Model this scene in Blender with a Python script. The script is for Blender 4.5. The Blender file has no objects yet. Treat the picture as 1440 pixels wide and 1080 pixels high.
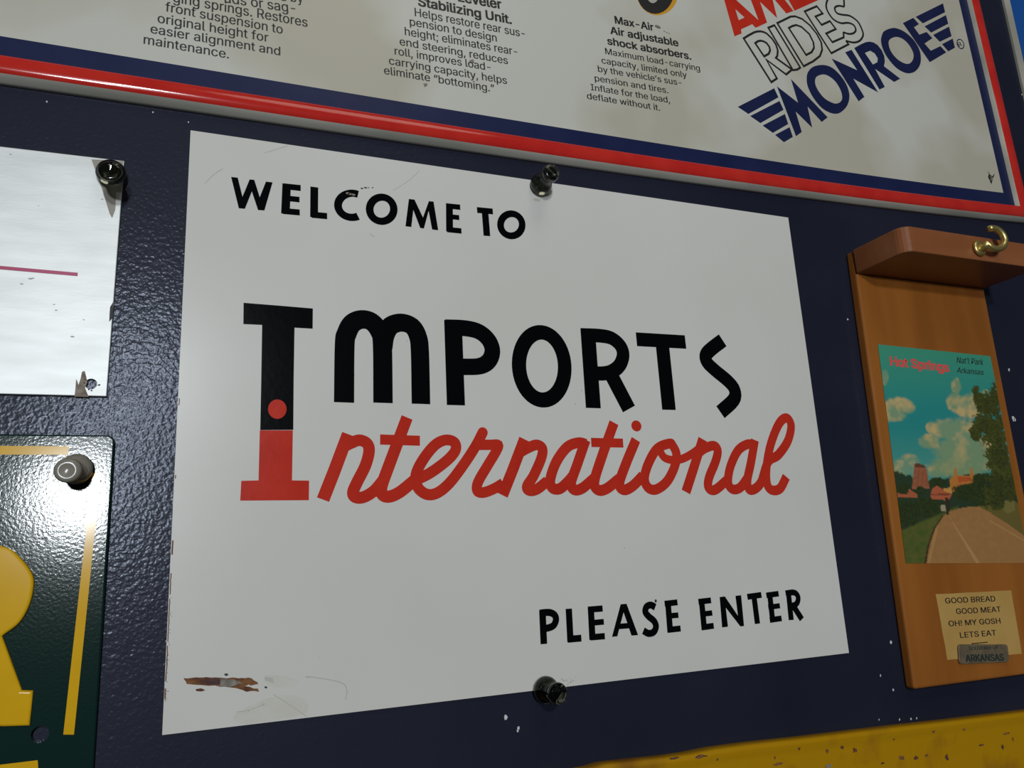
import bpy, bmesh, math, random
import numpy as np
from mathutils import Vector, Matrix

SC = bpy.context.scene
COL = SC.collection
random.seed(7)
Z0 = 1.50            # height of the welcome sign's lower edge above the floor

# ------------------------------------------------------------------ camera
FPX = 1087.88        # focal length for a 1440 px wide frame
SW, SH = 0.3048, 0.2286
_src = [(0, 0), (SW, 0), (SW, SH), (0, SH)]
_dst = [(268, 183.2), (1108.5, 306), (1194, 918), (228, 1033.5)]
_A = []
for (x, y), (u, v) in zip(_src, _dst):
    _A.append([x, y, 1, 0, 0, 0, -u*x, -u*y, -u]); _A.append([0, 0, 0, x, y, 1, -v*x, -v*y, -v])
_H = np.linalg.svd(np.array(_A, float))[2][-1].reshape(3, 3)
_K = np.array([[FPX, 0, 720], [0, FPX, 540], [0, 0, 1.]])
_B = np.linalg.inv(_K) @ _H
_B /= (np.linalg.norm(_B[:, 0]) + np.linalg.norm(_B[:, 1]))/2
if _B[2, 2] < 0: _B = -_B
_R = np.stack([_B[:, 0], _B[:, 1], np.cross(_B[:, 0], _B[:, 1])], 1)
_U, _, _V = np.linalg.svd(_R); RR = _U @ _V
CC = -RR.T @ _B[:, 2]                       # camera in sign axes: right, down, into the wall

def w(v): return Vector((v[0], v[2], -v[1]))
cam = bpy.data.cameras.new('camera'); co = bpy.data.objects.new('camera', cam); COL.objects.link(co)
_r, _u, _b = w(RR[0]), w(-RR[1]), w(-RR[2])
co.matrix_world = Matrix(((_r.x, _u.x, _b.x, CC[0]), (_r.y, _u.y, _b.y, CC[2]), (_r.z, _u.z, _b.z, Z0+SH-CC[1]), (0, 0, 0, 1)))
cam.sensor_width = 36; cam.lens = 36*FPX/1440; cam.clip_start = 0.01; cam.clip_end = 50
SC.camera = co

# ------------------------------------------------------------------ light
SC.view_settings.view_transform = 'Standard'; SC.view_settings.look = 'None'
SC.view_settings.gamma = 1; SC.view_settings.use_curve_mapping = False
SC.view_settings.exposure = 0.0
wd = bpy.data.worlds.new('world'); SC.world = wd; wd.use_nodes = True
bg = wd.node_tree.nodes['Background']; bg.inputs[0].default_value = (0.80, 0.86, 1.0, 1); bg.inputs[1].default_value = 0.035

def area(name, loc, target, size, power, colour, shape='DISK'):
    l = bpy.data.lights.new(name, 'AREA'); l.shape = shape; l.size = size; l.energy = power; l.color = colour
    o = bpy.data.objects.new(name, l); COL.objects.link(o); o.location = loc
    o.rotation_euler = (Vector(target)-Vector(loc)).to_track_quat('-Z', 'Y').to_euler()
    return o
area('lamp_light', (-0.307, -2.173, Z0+0.290), (0.12, 0, Z0+0.10), 0.13, 14.2, (0.90, 0.96, 1.0))
area('upper_lamp_light', (-0.115, -1.40, Z0+0.46), (0.12, 0, Z0+0.12), 0.09, 5.9, (0.90, 0.96, 1.0))
area('ceiling_light', (0.25, -0.75, Z0+1.15), (0.15, 0, Z0+0.1), 0.5, 1.9, (1.0, 0.92, 0.78))

# ------------------------------------------------------------------ pixel -> wall
def ray(px, py): return RR.T @ np.array([(px-720)/FPX, (py-540)/FPX, 1.0])
def mm(p, out=0.0):
    """photo pixel -> (x, z) in mm on the plane lying `out` mm in front of the welcome sign's face"""
    d = ray(p[0], p[1]); k = (-out/1000-CC[2])/d[2]; q = CC+k*d
    return np.array([q[0]*1000, (SH-q[1])*1000])
def proj(x, z, out):
    q = RR @ (np.array([x/1000, SH-z/1000, -out/1000])-CC)
    return FPX*q[0]/q[2]+720, FPX*q[1]/q[2]+540
def sans():
    """the plain sans face that ships with Blender (its default face if that is missing)"""
    try:
        import os
        return bpy.data.fonts.load(os.path.join(bpy.utils.system_resource('DATAFILES'), 'fonts', 'Inter.woff2'))
    except Exception:
        return None
FONT = sans()
class Zm:
    """a magnified view: points noted in it -> mm on a plane"""
    def __init__(s, x0, y0, sc, out): s.x0, s.y0, s.sc, s.out = x0, y0, sc, out
    def __call__(s, pts): return [mm((s.x0+x/s.sc, s.y0+y/s.sc), s.out) for x, y in pts]
def W3(x, z, out): return Vector((x/1000, -out/1000, Z0+z/1000))

# ------------------------------------------------------------------ materials
def srgb(r, g, b):
    f = lambda c: (c/255/12.92) if c/255 <= 0.04045 else ((c/255+0.055)/1.055)**2.4
    return (f(r), f(g), f(b), 1)
def mat(name, col, rough=0.5, metal=0.0, coat=0.0, spec=0.5, var=0.0, vscale=30, vdetail=4, col2=None, bump=0.0, bscale=400, trans=0.0, ior=1.45, bdist=0.001, lo=0.35, hi=0.65, stretch=None, rvar=0.0):
    m = bpy.data.materials.new(name); m.use_nodes = True
    n, L = m.node_tree.nodes, m.node_tree.links
    p = n['Principled BSDF']
    p.inputs['Base Color'].default_value = col; p.inputs['Roughness'].default_value = rough
    p.inputs['Metallic'].default_value = metal; p.inputs['Coat Weight'].default_value = coat
    p.inputs['Coat Roughness'].default_value = 0.08; p.inputs['Specular IOR Level'].default_value = spec
    p.inputs['Transmission Weight'].default_value = trans; p.inputs['IOR'].default_value = ior
    tc = n.new('ShaderNodeTexCoord'); src = tc.outputs['Object']
    if stretch:
        mp = n.new('ShaderNodeMapping'); mp.inputs['Scale'].default_value = stretch; L.new(src, mp.inputs[0]); src = mp.outputs[0]
    if col2 is not None:
        t = n.new('ShaderNodeTexNoise'); t.inputs['Scale'].default_value = vscale; t.inputs['Detail'].default_value = vdetail
        L.new(src, t.inputs['Vector'])
        r = n.new('ShaderNodeMapRange'); r.inputs[1].default_value = lo; r.inputs[2].default_value = hi; r.clamp = True
        L.new(t.outputs['Fac'], r.inputs[0])
        mx = n.new('ShaderNodeMix'); mx.data_type = 'RGBA'; mx.inputs[6].default_value = col; mx.inputs[7].default_value = col2
        L.new(r.outputs[0], mx.inputs[0]); L.new(mx.outputs[2], p.inputs['Base Color'])
        if rvar:
            rr = n.new('ShaderNodeMapRange'); rr.inputs[3].default_value = rough; rr.inputs[4].default_value = rough+rvar
            L.new(t.outputs['Fac'], rr.inputs[0]); L.new(rr.outputs[0], p.inputs['Roughness'])
    if bump:
        t = n.new('ShaderNodeTexNoise'); t.inputs['Scale'].default_value = bscale; t.inputs['Detail'].default_value = 3
        L.new(src, t.inputs['Vector'])
        b = n.new('ShaderNodeBump'); b.inputs['Strength'].default_value = bump; b.inputs['Distance'].default_value = bdist
        L.new(t.outputs['Fac'], b.inputs['Height']); L.new(b.outputs[0], p.inputs['Normal'])
    return m

M = {}
M['wall'] = mat('navy_wall_paint', (0.012, 0.014, 0.027, 1), 0.19, spec=0.13, col2=(0.016, 0.0185, 0.034, 1), vscale=12, bump=0.20, bscale=680, bdist=0.0007)
_w = M['wall'].node_tree.nodes['Principled BSDF']; _w.inputs['Coat Weight'].default_value = 0.17; _w.inputs['Specular Tint'].default_value = (0.78, 0.84, 1.0, 1); _w.inputs['Coat Roughness'].default_value = 0.52
for _n in M['wall'].node_tree.nodes:
    if _n.type == 'TEX_NOISE' and _n.inputs['Scale'].default_value > 100: _n.inputs['Detail'].default_value = 1.0
M['fleck'] = mat('white_paint_fleck', (0.6, 0.6, 0.6, 1), 0.6)
M['white'] = mat('white_sign_enamel', (0.63, 0.615, 0.57, 1), 0.26, spec=0.18, col2=(0.66, 0.65, 0.615, 1), vscale=9, bump=0.05, bscale=60, bdist=0.0005)
M['black'] = mat('black_sign_paint', (0.0018, 0.0022, 0.003, 1), 0.14, spec=0.2, bump=0.1, bscale=300, bdist=0.0003)
M['red'] = mat('red_sign_paint', (0.50, 0.026, 0.013, 1), 0.18, spec=0.22, col2=(0.55, 0.032, 0.016, 1), vscale=90, bump=0.1, bscale=300, bdist=0.0003)
M['rust'] = mat('rust', (0.10, 0.035, 0.015, 1), 0.8, col2=(0.22, 0.09, 0.03, 1), vscale=260, bump=0.4, bscale=900, lo=.42, hi=.58)
M['rustdark'] = mat('dark_rust', (0.055, 0.020, 0.022, 1), 0.7, col2=(0.11, 0.05, 0.03, 1), vscale=300)
M['bare'] = mat('bare_scratched_metal', (0.14, 0.115, 0.095, 1), 0.6, col2=(0.26, 0.23, 0.19, 1), vscale=400)
M['smudge'] = mat('grey_smudge', (0.47, 0.46, 0.42, 1), 0.55)
M['stainy'] = mat('yellowed_stain', (0.50, 0.48, 0.38, 1), 0.5)
M['faintstain'] = mat('faint_stain', (0.60, 0.575, 0.505, 1), 0.3, spec=0.2, col2=(0.63, 0.615, 0.56, 1), vscale=150)
M['dark'] = mat('black_chip', (0.02, 0.02, 0.02, 1), 0.6)
M['cream'] = mat('cream_sign_face', (0.475, 0.445, 0.36, 1), 0.36, spec=0.35, col2=(0.56, 0.555, 0.495, 1), vscale=9, vdetail=3, lo=.44, hi=.56)
M['navy'] = mat('navy_sign_print', (0.010, 0.016, 0.060, 1), 0.30, spec=0.3, col2=(0.014, 0.020, 0.070, 1), vscale=40)
M['rimred'] = mat('red_rim_gloss', (0.50, 0.020, 0.016, 1), 0.12, spec=0.4, col2=(0.56, 0.03, 0.02, 1), vscale=60)
M['rimwhite'] = mat('grubby_white_rim', (0.46, 0.44, 0.38, 1), 0.4, col2=(0.34, 0.33, 0.28, 1), vscale=40, stretch=(0.35, 1, 1))
M['print'] = mat('black_small_print', (0.012, 0.012, 0.012, 1), 0.5)
M['orange'] = mat('orange_print', (0.62, 0.30, 0.02, 1), 0.4)
M['greyprint'] = mat('grey_print', (0.42, 0.40, 0.36, 1), 0.4)
M['silver'] = mat('brushed_aluminium', (0.58, 0.59, 0.58, 1), 0.50, metal=0.60, col2=(0.51, 0.52, 0.51, 1), vscale=90, stretch=(0.4, 1, 2.0), bump=0.05, bscale=700, bdist=0.0003)
M['magenta'] = mat('magenta_line', (0.42, 0.012, 0.10, 1), 0.4)
M['film'] = mat('peeling_beige_film', (0.30, 0.28, 0.23, 1), 0.5)
M['tear'] = mat('brown_tear', (0.16, 0.12, 0.09, 1), 0.7, col2=(0.30, 0.25, 0.20, 1), vscale=300)
M['green'] = mat('dark_green_plate_enamel', (0.005, 0.022, 0.018, 1), 0.12, bump=0.11, bscale=950, bdist=0.0003, spec=0.40)
M['yellow'] = mat('yellow_plate_enamel', (0.66, 0.37, 0.008, 1), 0.14, spec=0.25, col2=(0.70, 0.40, 0.010, 1), vscale=60)
M['board'] = mat('yellow_rusty_enamel', (0.44, 0.225, 0.002, 1), 0.40, spec=0.25, col2=(0.27, 0.115, 0.008, 1), vscale=36, lo=.52, hi=.72, bump=0.2, bscale=150)
M['blue'] = mat('blue_sign_face', (0.010, 0.085, 0.33, 1), 0.35)
M['wood'] = mat('orange_varnished_wood', (0.27, 0.088, 0.014, 1), 0.34, spec=0.4, col2=(0.34, 0.118, 0.020, 1), vscale=22, stretch=(2.5, 2.5, 0.35), bump=0.06, bscale=200)
M['wood2'] = mat('reddish_varnished_wood', (0.24, 0.080, 0.028, 1), 0.36, spec=0.4, col2=(0.29, 0.105, 0.038, 1), vscale=25, stretch=(0.35, 2, 2), bump=0.06, bscale=200)
M['brass'] = mat('brass', (0.66, 0.52, 0.19, 1), 0.36, metal=0.9)
M['paper'] = mat('old_cream_paper', (0.46, 0.27, 0.07, 1), 0.7, col2=(0.50, 0.305, 0.085, 1), vscale=60)
M['tag'] = mat('worn_brass_tag', (0.26, 0.20, 0.12, 1), 0.35, metal=0.4, col2=(0.18, 0.14, 0.09, 1), vscale=200, coat=0.2)
M['pink'] = mat('pink_red_print', (0.75, 0.09, 0.075, 1), 0.5)
M['ink'] = mat('black_ink', (0.02, 0.03, 0.025, 1), 0.6)
M['smoke'] = mat('smoky_plastic', (0.14, 0.15, 0.12, 1), 0.05, trans=1.0, ior=1.38)
M['greyplastic'] = mat('grey_plastic', (0.26, 0.24, 0.195, 1), 0.2, trans=0.12, ior=1.45)
M['steel'] = mat('steel_needle', (0.6, 0.6, 0.6, 1), 0.25, metal=1.0)
pm = bpy.data.materials.new('printed_photo'); pm.use_nodes = True
_a = pm.node_tree.nodes.new('ShaderNodeVertexColor'); _a.layer_name = 'print'
pm.node_tree.links.new(_a.outputs['Color'], pm.node_tree.nodes['Principled BSDF'].inputs['Base Color'])
pm.node_tree.nodes['Principled BSDF'].inputs['Roughness'].default_value = 0.45
M['photo'] = pm

# ------------------------------------------------------------------ mesh helpers
class MB:
    """collects faces (world points) with a material each; build() makes ONE mesh object"""
    def __init__(s): s.v, s.f, s.m, s.mats = [], [], [], []
    def mi(s, m):
        if m not in s.mats: s.mats.append(m)
        return s.mats.index(m)
    def add(s, verts, faces, m):
        o = len(s.v); k = s.mi(m); s.v += [Vector(x) for x in verts]
        for f in faces: s.f.append([o+i for i in f]); s.m.append(k)
    def onto(s, o):
        """add the collected surface marks to an existing part's own mesh"""
        base = parent_loc(o); me = o.data; bm = bmesh.new(); bm.from_mesh(me); sl = {}
        for m in s.mats:
            me.materials.append(M[m]); sl[m] = len(me.materials)-1
        vv = [bm.verts.new(v-base) for v in s.v]
        for f, k in zip(s.f, s.m):
            try: bm.faces.new([vv[i] for i in f]).material_index = sl[s.mats[k]]
            except ValueError: pass
        bmesh.ops.triangulate(bm, faces=[f for f in bm.faces if len(f.verts) > 4 and f.material_index >= len(me.materials)-len(s.mats)])
        bm.to_mesh(me); bm.free()
    def build(s, name, parent=None, smooth=False, tri=False, bevel=0, loc=None):
        base = parent_loc(parent) if parent else Vector(loc or (0, 0, 0))
        me = bpy.data.meshes.new(name); me.from_pydata([v-base for v in s.v], [], s.f)
        for m in s.mats: me.materials.append(M[m])
        me.polygons.foreach_set('material_index', s.m)
        bm = bmesh.new(); bm.from_mesh(me)
        if bevel:
            bmesh.ops.remove_doubles(bm, verts=bm.verts, dist=1e-6)
            es = [e for e in bm.edges if len(e.link_faces) == 2 and e.calc_face_angle(0) > 0.6]
            bmesh.ops.bevel(bm, geom=es, offset=bevel, segments=3, profile=0.5, affect='EDGES')
        if tri: bmesh.ops.triangulate(bm, faces=[f for f in bm.faces if len(f.verts) > 4])
        bm.to_mesh(me); bm.free()
        if smooth: me.polygons.foreach_set('use_smooth', [True]*len(me.polygons))
        o = bpy.data.objects.new(name, me); COL.objects.link(o)
        if parent: o.parent = parent
        else: o.location = base
        return o
def parent_loc(p):
    l = Vector(p.location)
    while p.parent: p = p.parent; l = l+Vector(p.location)
    return l
def tag(o, label, cat, group=None):
    o['label'] = label; o['category'] = cat
    if group: o['group'] = group
def thing(name, label, cat, loc, group=None):
    o = bpy.data.objects.new(name, None); COL.objects.link(o); o.location = loc; o.empty_display_size = 0.02
    tag(o, label, cat, group); return o

def smooth(pts, n=6, closed=False):
    P = [np.array(p, float) for p in pts]; out = []
    N = len(P); rng = range(N if closed else N-1)
    for i in rng:
        p0 = P[(i-1) % N] if (closed or i > 0) else 2*P[0]-P[1]
        p1, p2 = P[i], P[(i+1) % N]
        p3 = P[(i+2) % N] if (closed or i+2 < N) else 2*P[-1]-P[-2]
        for k in range(n):
            t = k/n
            out.append(0.5*((2*p1)+(-p0+p2)*t+(2*p0-5*p1+4*p2-p3)*t*t+(-p0+3*p1-3*p2+p3)*t**3))
    if not closed: out.append(P[-1])
    return out
STEP = [0]
def stroke(mb, pts, width, out, m, closed=False, cap='butt'):
    """paint stroke: centre line in mm, width in mm, lying `out` mm in front"""
    P = []
    for p in pts:
        if not P or np.linalg.norm(np.array(p)-P[-1]) > 1e-4: P.append(np.array(p, float))
    if closed and np.linalg.norm(P[0]-P[-1]) < 1e-4: P.pop()
    N = len(P); h = width/2; L, R = [], []
    STEP[0] = (STEP[0]+1) % 9; base = out+STEP[0]*0.006
    for i in range(N):
        a = P[(i-1) % N] if (closed or i > 0) else None
        b = P[(i+1) % N] if (closed or i < N-1) else None
        d1 = (P[i]-a)/np.linalg.norm(P[i]-a) if a is not None else None
        d2 = (b-P[i])/np.linalg.norm(b-P[i]) if b is not None else None
        if d1 is None: d1 = d2
        if d2 is None: d2 = d1
        n1 = np.array([-d1[1], d1[0]]); n2 = np.array([-d2[1], d2[0]])
        b_ = n1+n2; l = np.linalg.norm(b_)
        b_ = n1 if l < 1e-6 else b_/l
        k = h/max(np.dot(b_, n1), 0.45)
        L.append(P[i]+b_*k); R.append(P[i]-b_*k)
    vs = []
    for i in range(N):
        o = base+0.03*i/max(N, 1)
        vs += [W3(L[i][0], L[i][1], o), W3(R[i][0], R[i][1], o)]
    fs = [(2*i, 2*i+1, 2*((i+1) % N)+1, 2*((i+1) % N)) for i in range(N if closed else N-1)]
    mb.add(vs, fs, m)
    if cap == 'round' and not closed:
        for c in (P[0], P[-1]): disc(mb, c, h, h, base+0.035, m)
def disc(mb, c, rx, rz, out, m, rot=0, n=28):
    ca, sa = math.cos(rot), math.sin(rot)
    vs = [W3(c[0]+rx*math.cos(t)*ca-rz*math.sin(t)*sa, c[1]+rx*math.cos(t)*sa+rz*math.sin(t)*ca, out) for t in [2*math.pi*i/n for i in range(n)]]
    mb.add(vs, [list(range(n))], m)
def fill(mb, loops, out, m):
    """flat painted shape with holes: loops of mm points"""
    cu = bpy.data.curves.new('t', 'CURVE'); cu.dimensions = '2D'; cu.fill_mode = 'FRONT'
    for lp in loops:
        sp = cu.splines.new('POLY'); sp.points.add(len(lp)-1); sp.use_cyclic_u = True
        for i, p in enumerate(lp): sp.points[i].co = (p[0], p[1], 0, 1)
    add_curve(mb, cu, lambda v: W3(v.x, v.y, out), m)
def add_curve(mb, cu, f, m):
    o = bpy.data.objects.new('t', cu); COL.objects.link(o)
    me = bpy.data.meshes.new_from_object(o.evaluated_get(bpy.context.evaluated_depsgraph_get()))
    mb.add([f(v.co) for v in me.vertices], [list(p.vertices) for p in me.polygons], m)
    bpy.data.objects.remove(o); bpy.data.curves.remove(cu); bpy.data.meshes.remove(me)
def text(mb, s, z, a, b, hpx, m, bold=0.0, shear=0.0):
    """printed line: baseline from a to b (points in the magnified view z), cap height hpx in that view"""
    A, B, T = z([a])[0], z([b])[0], z([(a[0], a[1]-hpx)])[0]
    vs, fs = glyphs(s, shear); xs = [v[0] for v in vs]; x0, x1 = min(xs), max(xs)
    d = (B-A)/(x1-x0); up = np.array([-d[1], d[0]]); up = up/np.linalg.norm(up)
    k = np.dot(T-A, up)/CAP*0.95
    for n, sh in enumerate(np.linspace(-bold, bold, 5) if bold > .015 else [-.012, 0, .012]):
        for y in ((-bold*.5, bold*.5) if bold else (0,)):
            P = [A+d*(v[0]-x0+sh)+up*k*(v[1]+y) for v in vs]
            mb.add([W3(p[0], p[1], z.out+.004*n+(.002 if y > 0 else 0)) for p in P], fs, m)
def glyphs(s, shear=0.0):
    """letter shapes: outlines first, then each outline (with the holes inside it) filled on its own"""
    def mesh(cu):
        o = bpy.data.objects.new('t', cu); COL.objects.link(o)
        me = bpy.data.meshes.new_from_object(o.evaluated_get(bpy.context.evaluated_depsgraph_get()))
        vs, es, fs = [(v.co.x, v.co.y) for v in me.vertices], [tuple(e.vertices) for e in me.edges], [list(p.vertices) for p in me.polygons]
        bpy.data.objects.remove(o); bpy.data.curves.remove(cu); bpy.data.meshes.remove(me); return vs, es, fs
    cu = bpy.data.curves.new('t', 'FONT'); cu.body = s; cu.size = 1; cu.shear = shear; cu.resolution_u = 3; cu.fill_mode = 'NONE'
    if FONT: cu.font = FONT
    vs, es, _ = mesh(cu); nb = {}
    for a, b in es: nb.setdefault(a, []).append(b); nb.setdefault(b, []).append(a)
    loops, seen = [], set()
    for a in range(len(vs)):
        if a in seen or a not in nb: continue
        lp = [a]; seen.add(a)
        while True:
            n = [k for k in nb[lp[-1]] if k not in seen]
            if not n: break
            lp.append(n[0]); seen.add(n[0])
        P = [vs[k] for k in lp]
        for k in range(len(P)):                     # an outline that dips back inside its own stem is pulled out to the stem's edge
            p0, p1 = P[k-1], P[k]; n1, n2 = P[(k+1) % len(P)], P[(k+2) % len(P)]
            if shear == 0 and abs(p1[0]-n1[0]) < 1e-4 and p0[0]-p1[0] > .1 and n2[0]-n1[0] > .1 and .04 < abs(p1[1]-n1[1]) < .07:
                for q in P:
                    if abs(q[0]-p1[0]-.029) < 3e-3: 
                        P[k] = (q[0]+.0005, p1[1]); P[(k+1) % len(P)] = (q[0]+.0005, n1[1]); break
        loops.append(P)
    def inside(p, L):
        r = False
        for i in range(len(L)):
            (x1, y1), (x2, y2) = L[i], L[(i+1) % len(L)]
            if (y1 > p[1]) != (y2 > p[1]) and p[0] < (x2-x1)*(p[1]-y1)/(y2-y1)+x1: r = not r
        return r
    par = [next((j for j, L in enumerate(loops) if j != i and all(inside(p, L) for p in P)), None) for i, P in enumerate(loops)]
    V, Fc = [], []
    for i, P in enumerate(loops):
        if par[i] is not None: continue
        c2 = bpy.data.curves.new('t', 'CURVE'); c2.dimensions = '2D'; c2.fill_mode = 'FRONT'
        for L in [P]+[loops[k] for k in range(len(loops)) if par[k] == i]:
            sp = c2.splines.new('POLY'); sp.points.add(len(L)-1); sp.use_cyclic_u = True
            for k, p in enumerate(L): sp.points[k].co = (p[0], p[1], 0, 1)
        v, _, f = mesh(c2); o = len(V); V += v; Fc += [[o+k for k in q] for q in f]
    return V, Fc
CAP = max(v[1] for v in glyphs('H')[0])
def slab(mb, loop, o0, o1, m, mside=None):
    """solid plate: outline in mm, from out o0 (back) to o1 (front)"""
    n = len(loop); area2 = sum(loop[i][0]*loop[(i+1) % n][1]-loop[(i+1) % n][0]*loop[i][1] for i in range(n))
    if area2 < 0: loop = loop[::-1]
    vs = [W3(p[0], p[1], o1) for p in loop]+[W3(p[0], p[1], o0) for p in loop]
    mb.add(vs, [list(range(n)), list(range(2*n-1, n-1, -1))]+[(i, i+n, (i+1) % n+n, (i+1) % n) for i in range(n)], m)
def cut(o, holes):
    """drill round holes (world centre, radius) through a plate"""
    for c, r in holes:
        bm = bmesh.new(); bmesh.ops.create_cone(bm, cap_ends=True, segments=20, radius1=r, radius2=r, depth=0.03, matrix=Matrix.Translation(c) @ Matrix.Rotation(math.pi/2, 4, 'X'))
        me = bpy.data.meshes.new('c'); bm.to_mesh(me); bm.free(); c_ = bpy.data.objects.new('c', me); COL.objects.link(c_)
        md = o.modifiers.new('b', 'BOOLEAN'); md.object = c_; md.operation = 'DIFFERENCE'; md.solver = 'EXACT'
        bpy.context.view_layer.update()
        nm = bpy.data.meshes.new_from_object(o.evaluated_get(bpy.context.evaluated_depsgraph_get()))
        o.modifiers.clear(); o.data = nm; bpy.data.objects.remove(c_)
def lathe(mb, c, prof, m, n=32, lean=(0, 0), o0=0):
    """turned shape about the wall normal: prof = [(out mm, radius mm)]"""
    vs, fs = [], []
    for o, r in prof:
        for i in range(n):
            t = 2*math.pi*i/n; vs.append(W3(c[0]+lean[0]*(o-o0)+r*math.cos(t), c[1]+lean[1]*(o-o0)+r*math.sin(t), o))
    for j in range(len(prof)-1):
        for i in range(n): fs.append((j*n+i, j*n+(i+1) % n, (j+1)*n+(i+1) % n, (j+1)*n+i))
    fs.append(list(range(n))[::-1]); fs.append([(len(prof)-1)*n+i for i in range(n)])
    mb.add(vs, fs, m)
def tube(mb, pts, radii, m, n=12):
    P = [Vector(p) for p in pts]; vs, fs = [], []; prev = None
    for i, p in enumerate(P):
        t = (P[min(i+1, len(P)-1)]-P[max(i-1, 0)]).normalized()
        u = prev-t*prev.dot(t) if prev is not None else t.orthogonal()
        u.normalize(); v_ = t.cross(u); prev = u
        for k in range(n):
            a = 2*math.pi*k/n; vs.append(p+(u*math.cos(a)+v_*math.sin(a))*radii[i])
    for i in range(len(P)-1):
        for k in range(n): fs.append((i*n+k, i*n+(k+1) % n, (i+1)*n+(k+1) % n, (i+1)*n+k))
    fs.append(list(range(n))[::-1]); fs.append([(len(P)-1)*n+k for k in range(n)])
    mb.add(vs, fs, m)
def jag(pts, amp, n=3):
    out = []
    for i in range(len(pts)):
        a, b = np.array(pts[i], float), np.array(pts[(i+1) % len(pts)], float)
        for k in range(n): out.append(a+(b-a)*k/n+np.array([random.uniform(-amp, amp), random.uniform(-amp, amp)]))
    return out

# ------------------------------------------------------------------ wall
WALL = -1.0                                     # wall face, mm relative to the welcome sign's face
b = MB(); slab(b, [(-1300, -1500), (1900, -1500), (1900, 1100), (-1300, 1100)], -60, WALL, 'wall')
fl = [(1253, 903, 2.0), (1238, 950, 1.4), (1256, 970, 1.6), (711, 1009, 2.4), (729, 1024, 1.8), (1419, 520, 2.2), (1425, 589, 3.8), (1192, 449, 1.4), (1427, 590, 2.6), (1437, 133, 1.4),
      (1265, 1012, 1.2), (1281, 1011, 1.4), (1289, 1010, 1.1), (1236, 1012, .9), (215, 158, .9), (246, 150, 1.0), (66, 143, .9), (265, 172, .8), (728, 1028, 1.2)]
for px, py, r in fl:
    c = mm((px, py), WALL); r *= 0.38
    fill(b, [jag([(c[0]+r*math.cos(t)*.9, c[1]+r*1.15*math.sin(t)) for t in np.linspace(0, 2*math.pi, 8)[:-1]], r*.25, 1)], WALL+0.06, 'fleck')
wall = b.build('wall_back'); wall['kind'] = 'structure'

# ------------------------------------------------------------------ welcome sign
sign = thing('welcome_sign', 'large white metal welcome sign with hand-painted black and red lettering, centre of the wall', 'sign', W3(152, 0, 0))
b = MB(); slab(b, [(0, 0), (304.8, 0), (304.8, 228.6), (0, 228.6)], -0.95, 0.0, 'white')
panel = b.build('panel', sign)

E0 = 0.05
zw = Zm(300, 230, 2.88, E0); b = MB()
def S(z, pts, wd, m='black', sm=0, closed=False, cap='butt'):
    if closed and math.dist(pts[0], pts[-1]) < 1e-3: pts = pts[:-1]
    q = z(pts)
    if sm: q = smooth(q, sm, closed)
    stroke(b, q, wd, z.out, m, closed, cap)
def ell(cx, cy, rx, ry, a0=0, a1=360, n=28, tilt=0):
    t = math.radians(tilt)
    r = []
    for i in range(n+1):
        a = math.radians(a0+(a1-a0)*i/n); x, y = rx*math.cos(a), ry*math.sin(a)
        r.append((cx+x*math.cos(t)-y*math.sin(t), cy+x*math.sin(t)+y*math.cos(t)))
    return r
T = 3.25
fill(b, [zw([(72, 54), (99, 57), (118, 134), (147, 64), (166, 66), (188, 136), (213, 73), (240, 76), (207, 190), (181, 188), (156, 113), (128, 183), (103, 181)])], E0, 'black')
S(zw, [(297, 82), (292, 204)], T+.2); S(zw, [(287, 92), (354, 99)], 2.7); S(zw, [(292, 140), (349, 146)], 2.5); S(zw, [(282, 192), (350, 198)], 2.7)
S(zw, [(409, 95), (408, 218)], T); S(zw, [(398, 207), (461, 213)], 2.8)
S(zw, ell(562, 169, 57, 49, 295, 65), T+.1); S(zw, ell(682, 185, 49, 49), T+.1, closed=True)
fill(b, [zw([(778, 254), (792, 143), (815, 146), (849, 218), (873, 152), (892, 154), (911, 270), (886, 267), (872, 192), (853, 263), (838, 261), (810, 188), (802, 257)])], E0, 'black')
S(zw, [(956, 162), (957, 276)], T); S(zw, [(944, 171), (1000, 177)], 2.6); S(zw, [(950, 214), (996, 219)], 2.4); S(zw, [(946, 267), (1005, 273)], 2.6)
S(zw, [(1068, 188), (1132, 194)], 2.9); S(zw, [(1100, 190), (1108, 293)], T); S(zw, ell(1207, 248, 44, 45), T+.1, closed=True)
b.build('lettering', sign, tri=True)

zp = Zm(720, 790, 2.88, E0); b = MB(); T = 3.0
S(zp, [(123, 197), (129, 333)], T); S(zp, [(112, 208), (150, 205), (172, 215), (178, 235), (168, 258), (145, 268), (122, 271)], 2.9, sm=3)
S(zp, [(230, 190), (237, 325)], T); S(zp, [(226, 314), (281, 309)], 2.8)
S(zp, [(319, 181), (326, 316)], T); S(zp, [(308, 194), (367, 189)], 2.6); S(zp, [(315, 248), (372, 243)], 2.4); S(zp, [(318, 306), (376, 301)], 2.6)
fill(b, [zp([(405, 304), (440, 172), (464, 170), (511, 297), (484, 299), (474, 270), (434, 273), (427, 302)]), zp([(440, 250), (467, 248), (452, 205)])], E0, 'black')
S(zp, [(580, 184), (562, 175), (545, 182), (540, 202), (552, 220), (575, 240), (583, 262), (574, 284), (553, 290), (532, 279)], 3.0, sm=4)
S(zp, [(631, 158), (641, 286)], T); S(zp, [(618, 170), (670, 164)], 2.6); S(zp, [(626, 220), (674, 216)], 2.4); S(zp, [(630, 276), (683, 270)], 2.6)
S(zp, [(767, 149), (779, 275)], T); S(zp, [(755, 162), (806, 156)], 2.6); S(zp, [(762, 213), (811, 207)], 2.4); S(zp, [(768, 266), (817, 259)], 2.6)
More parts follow.
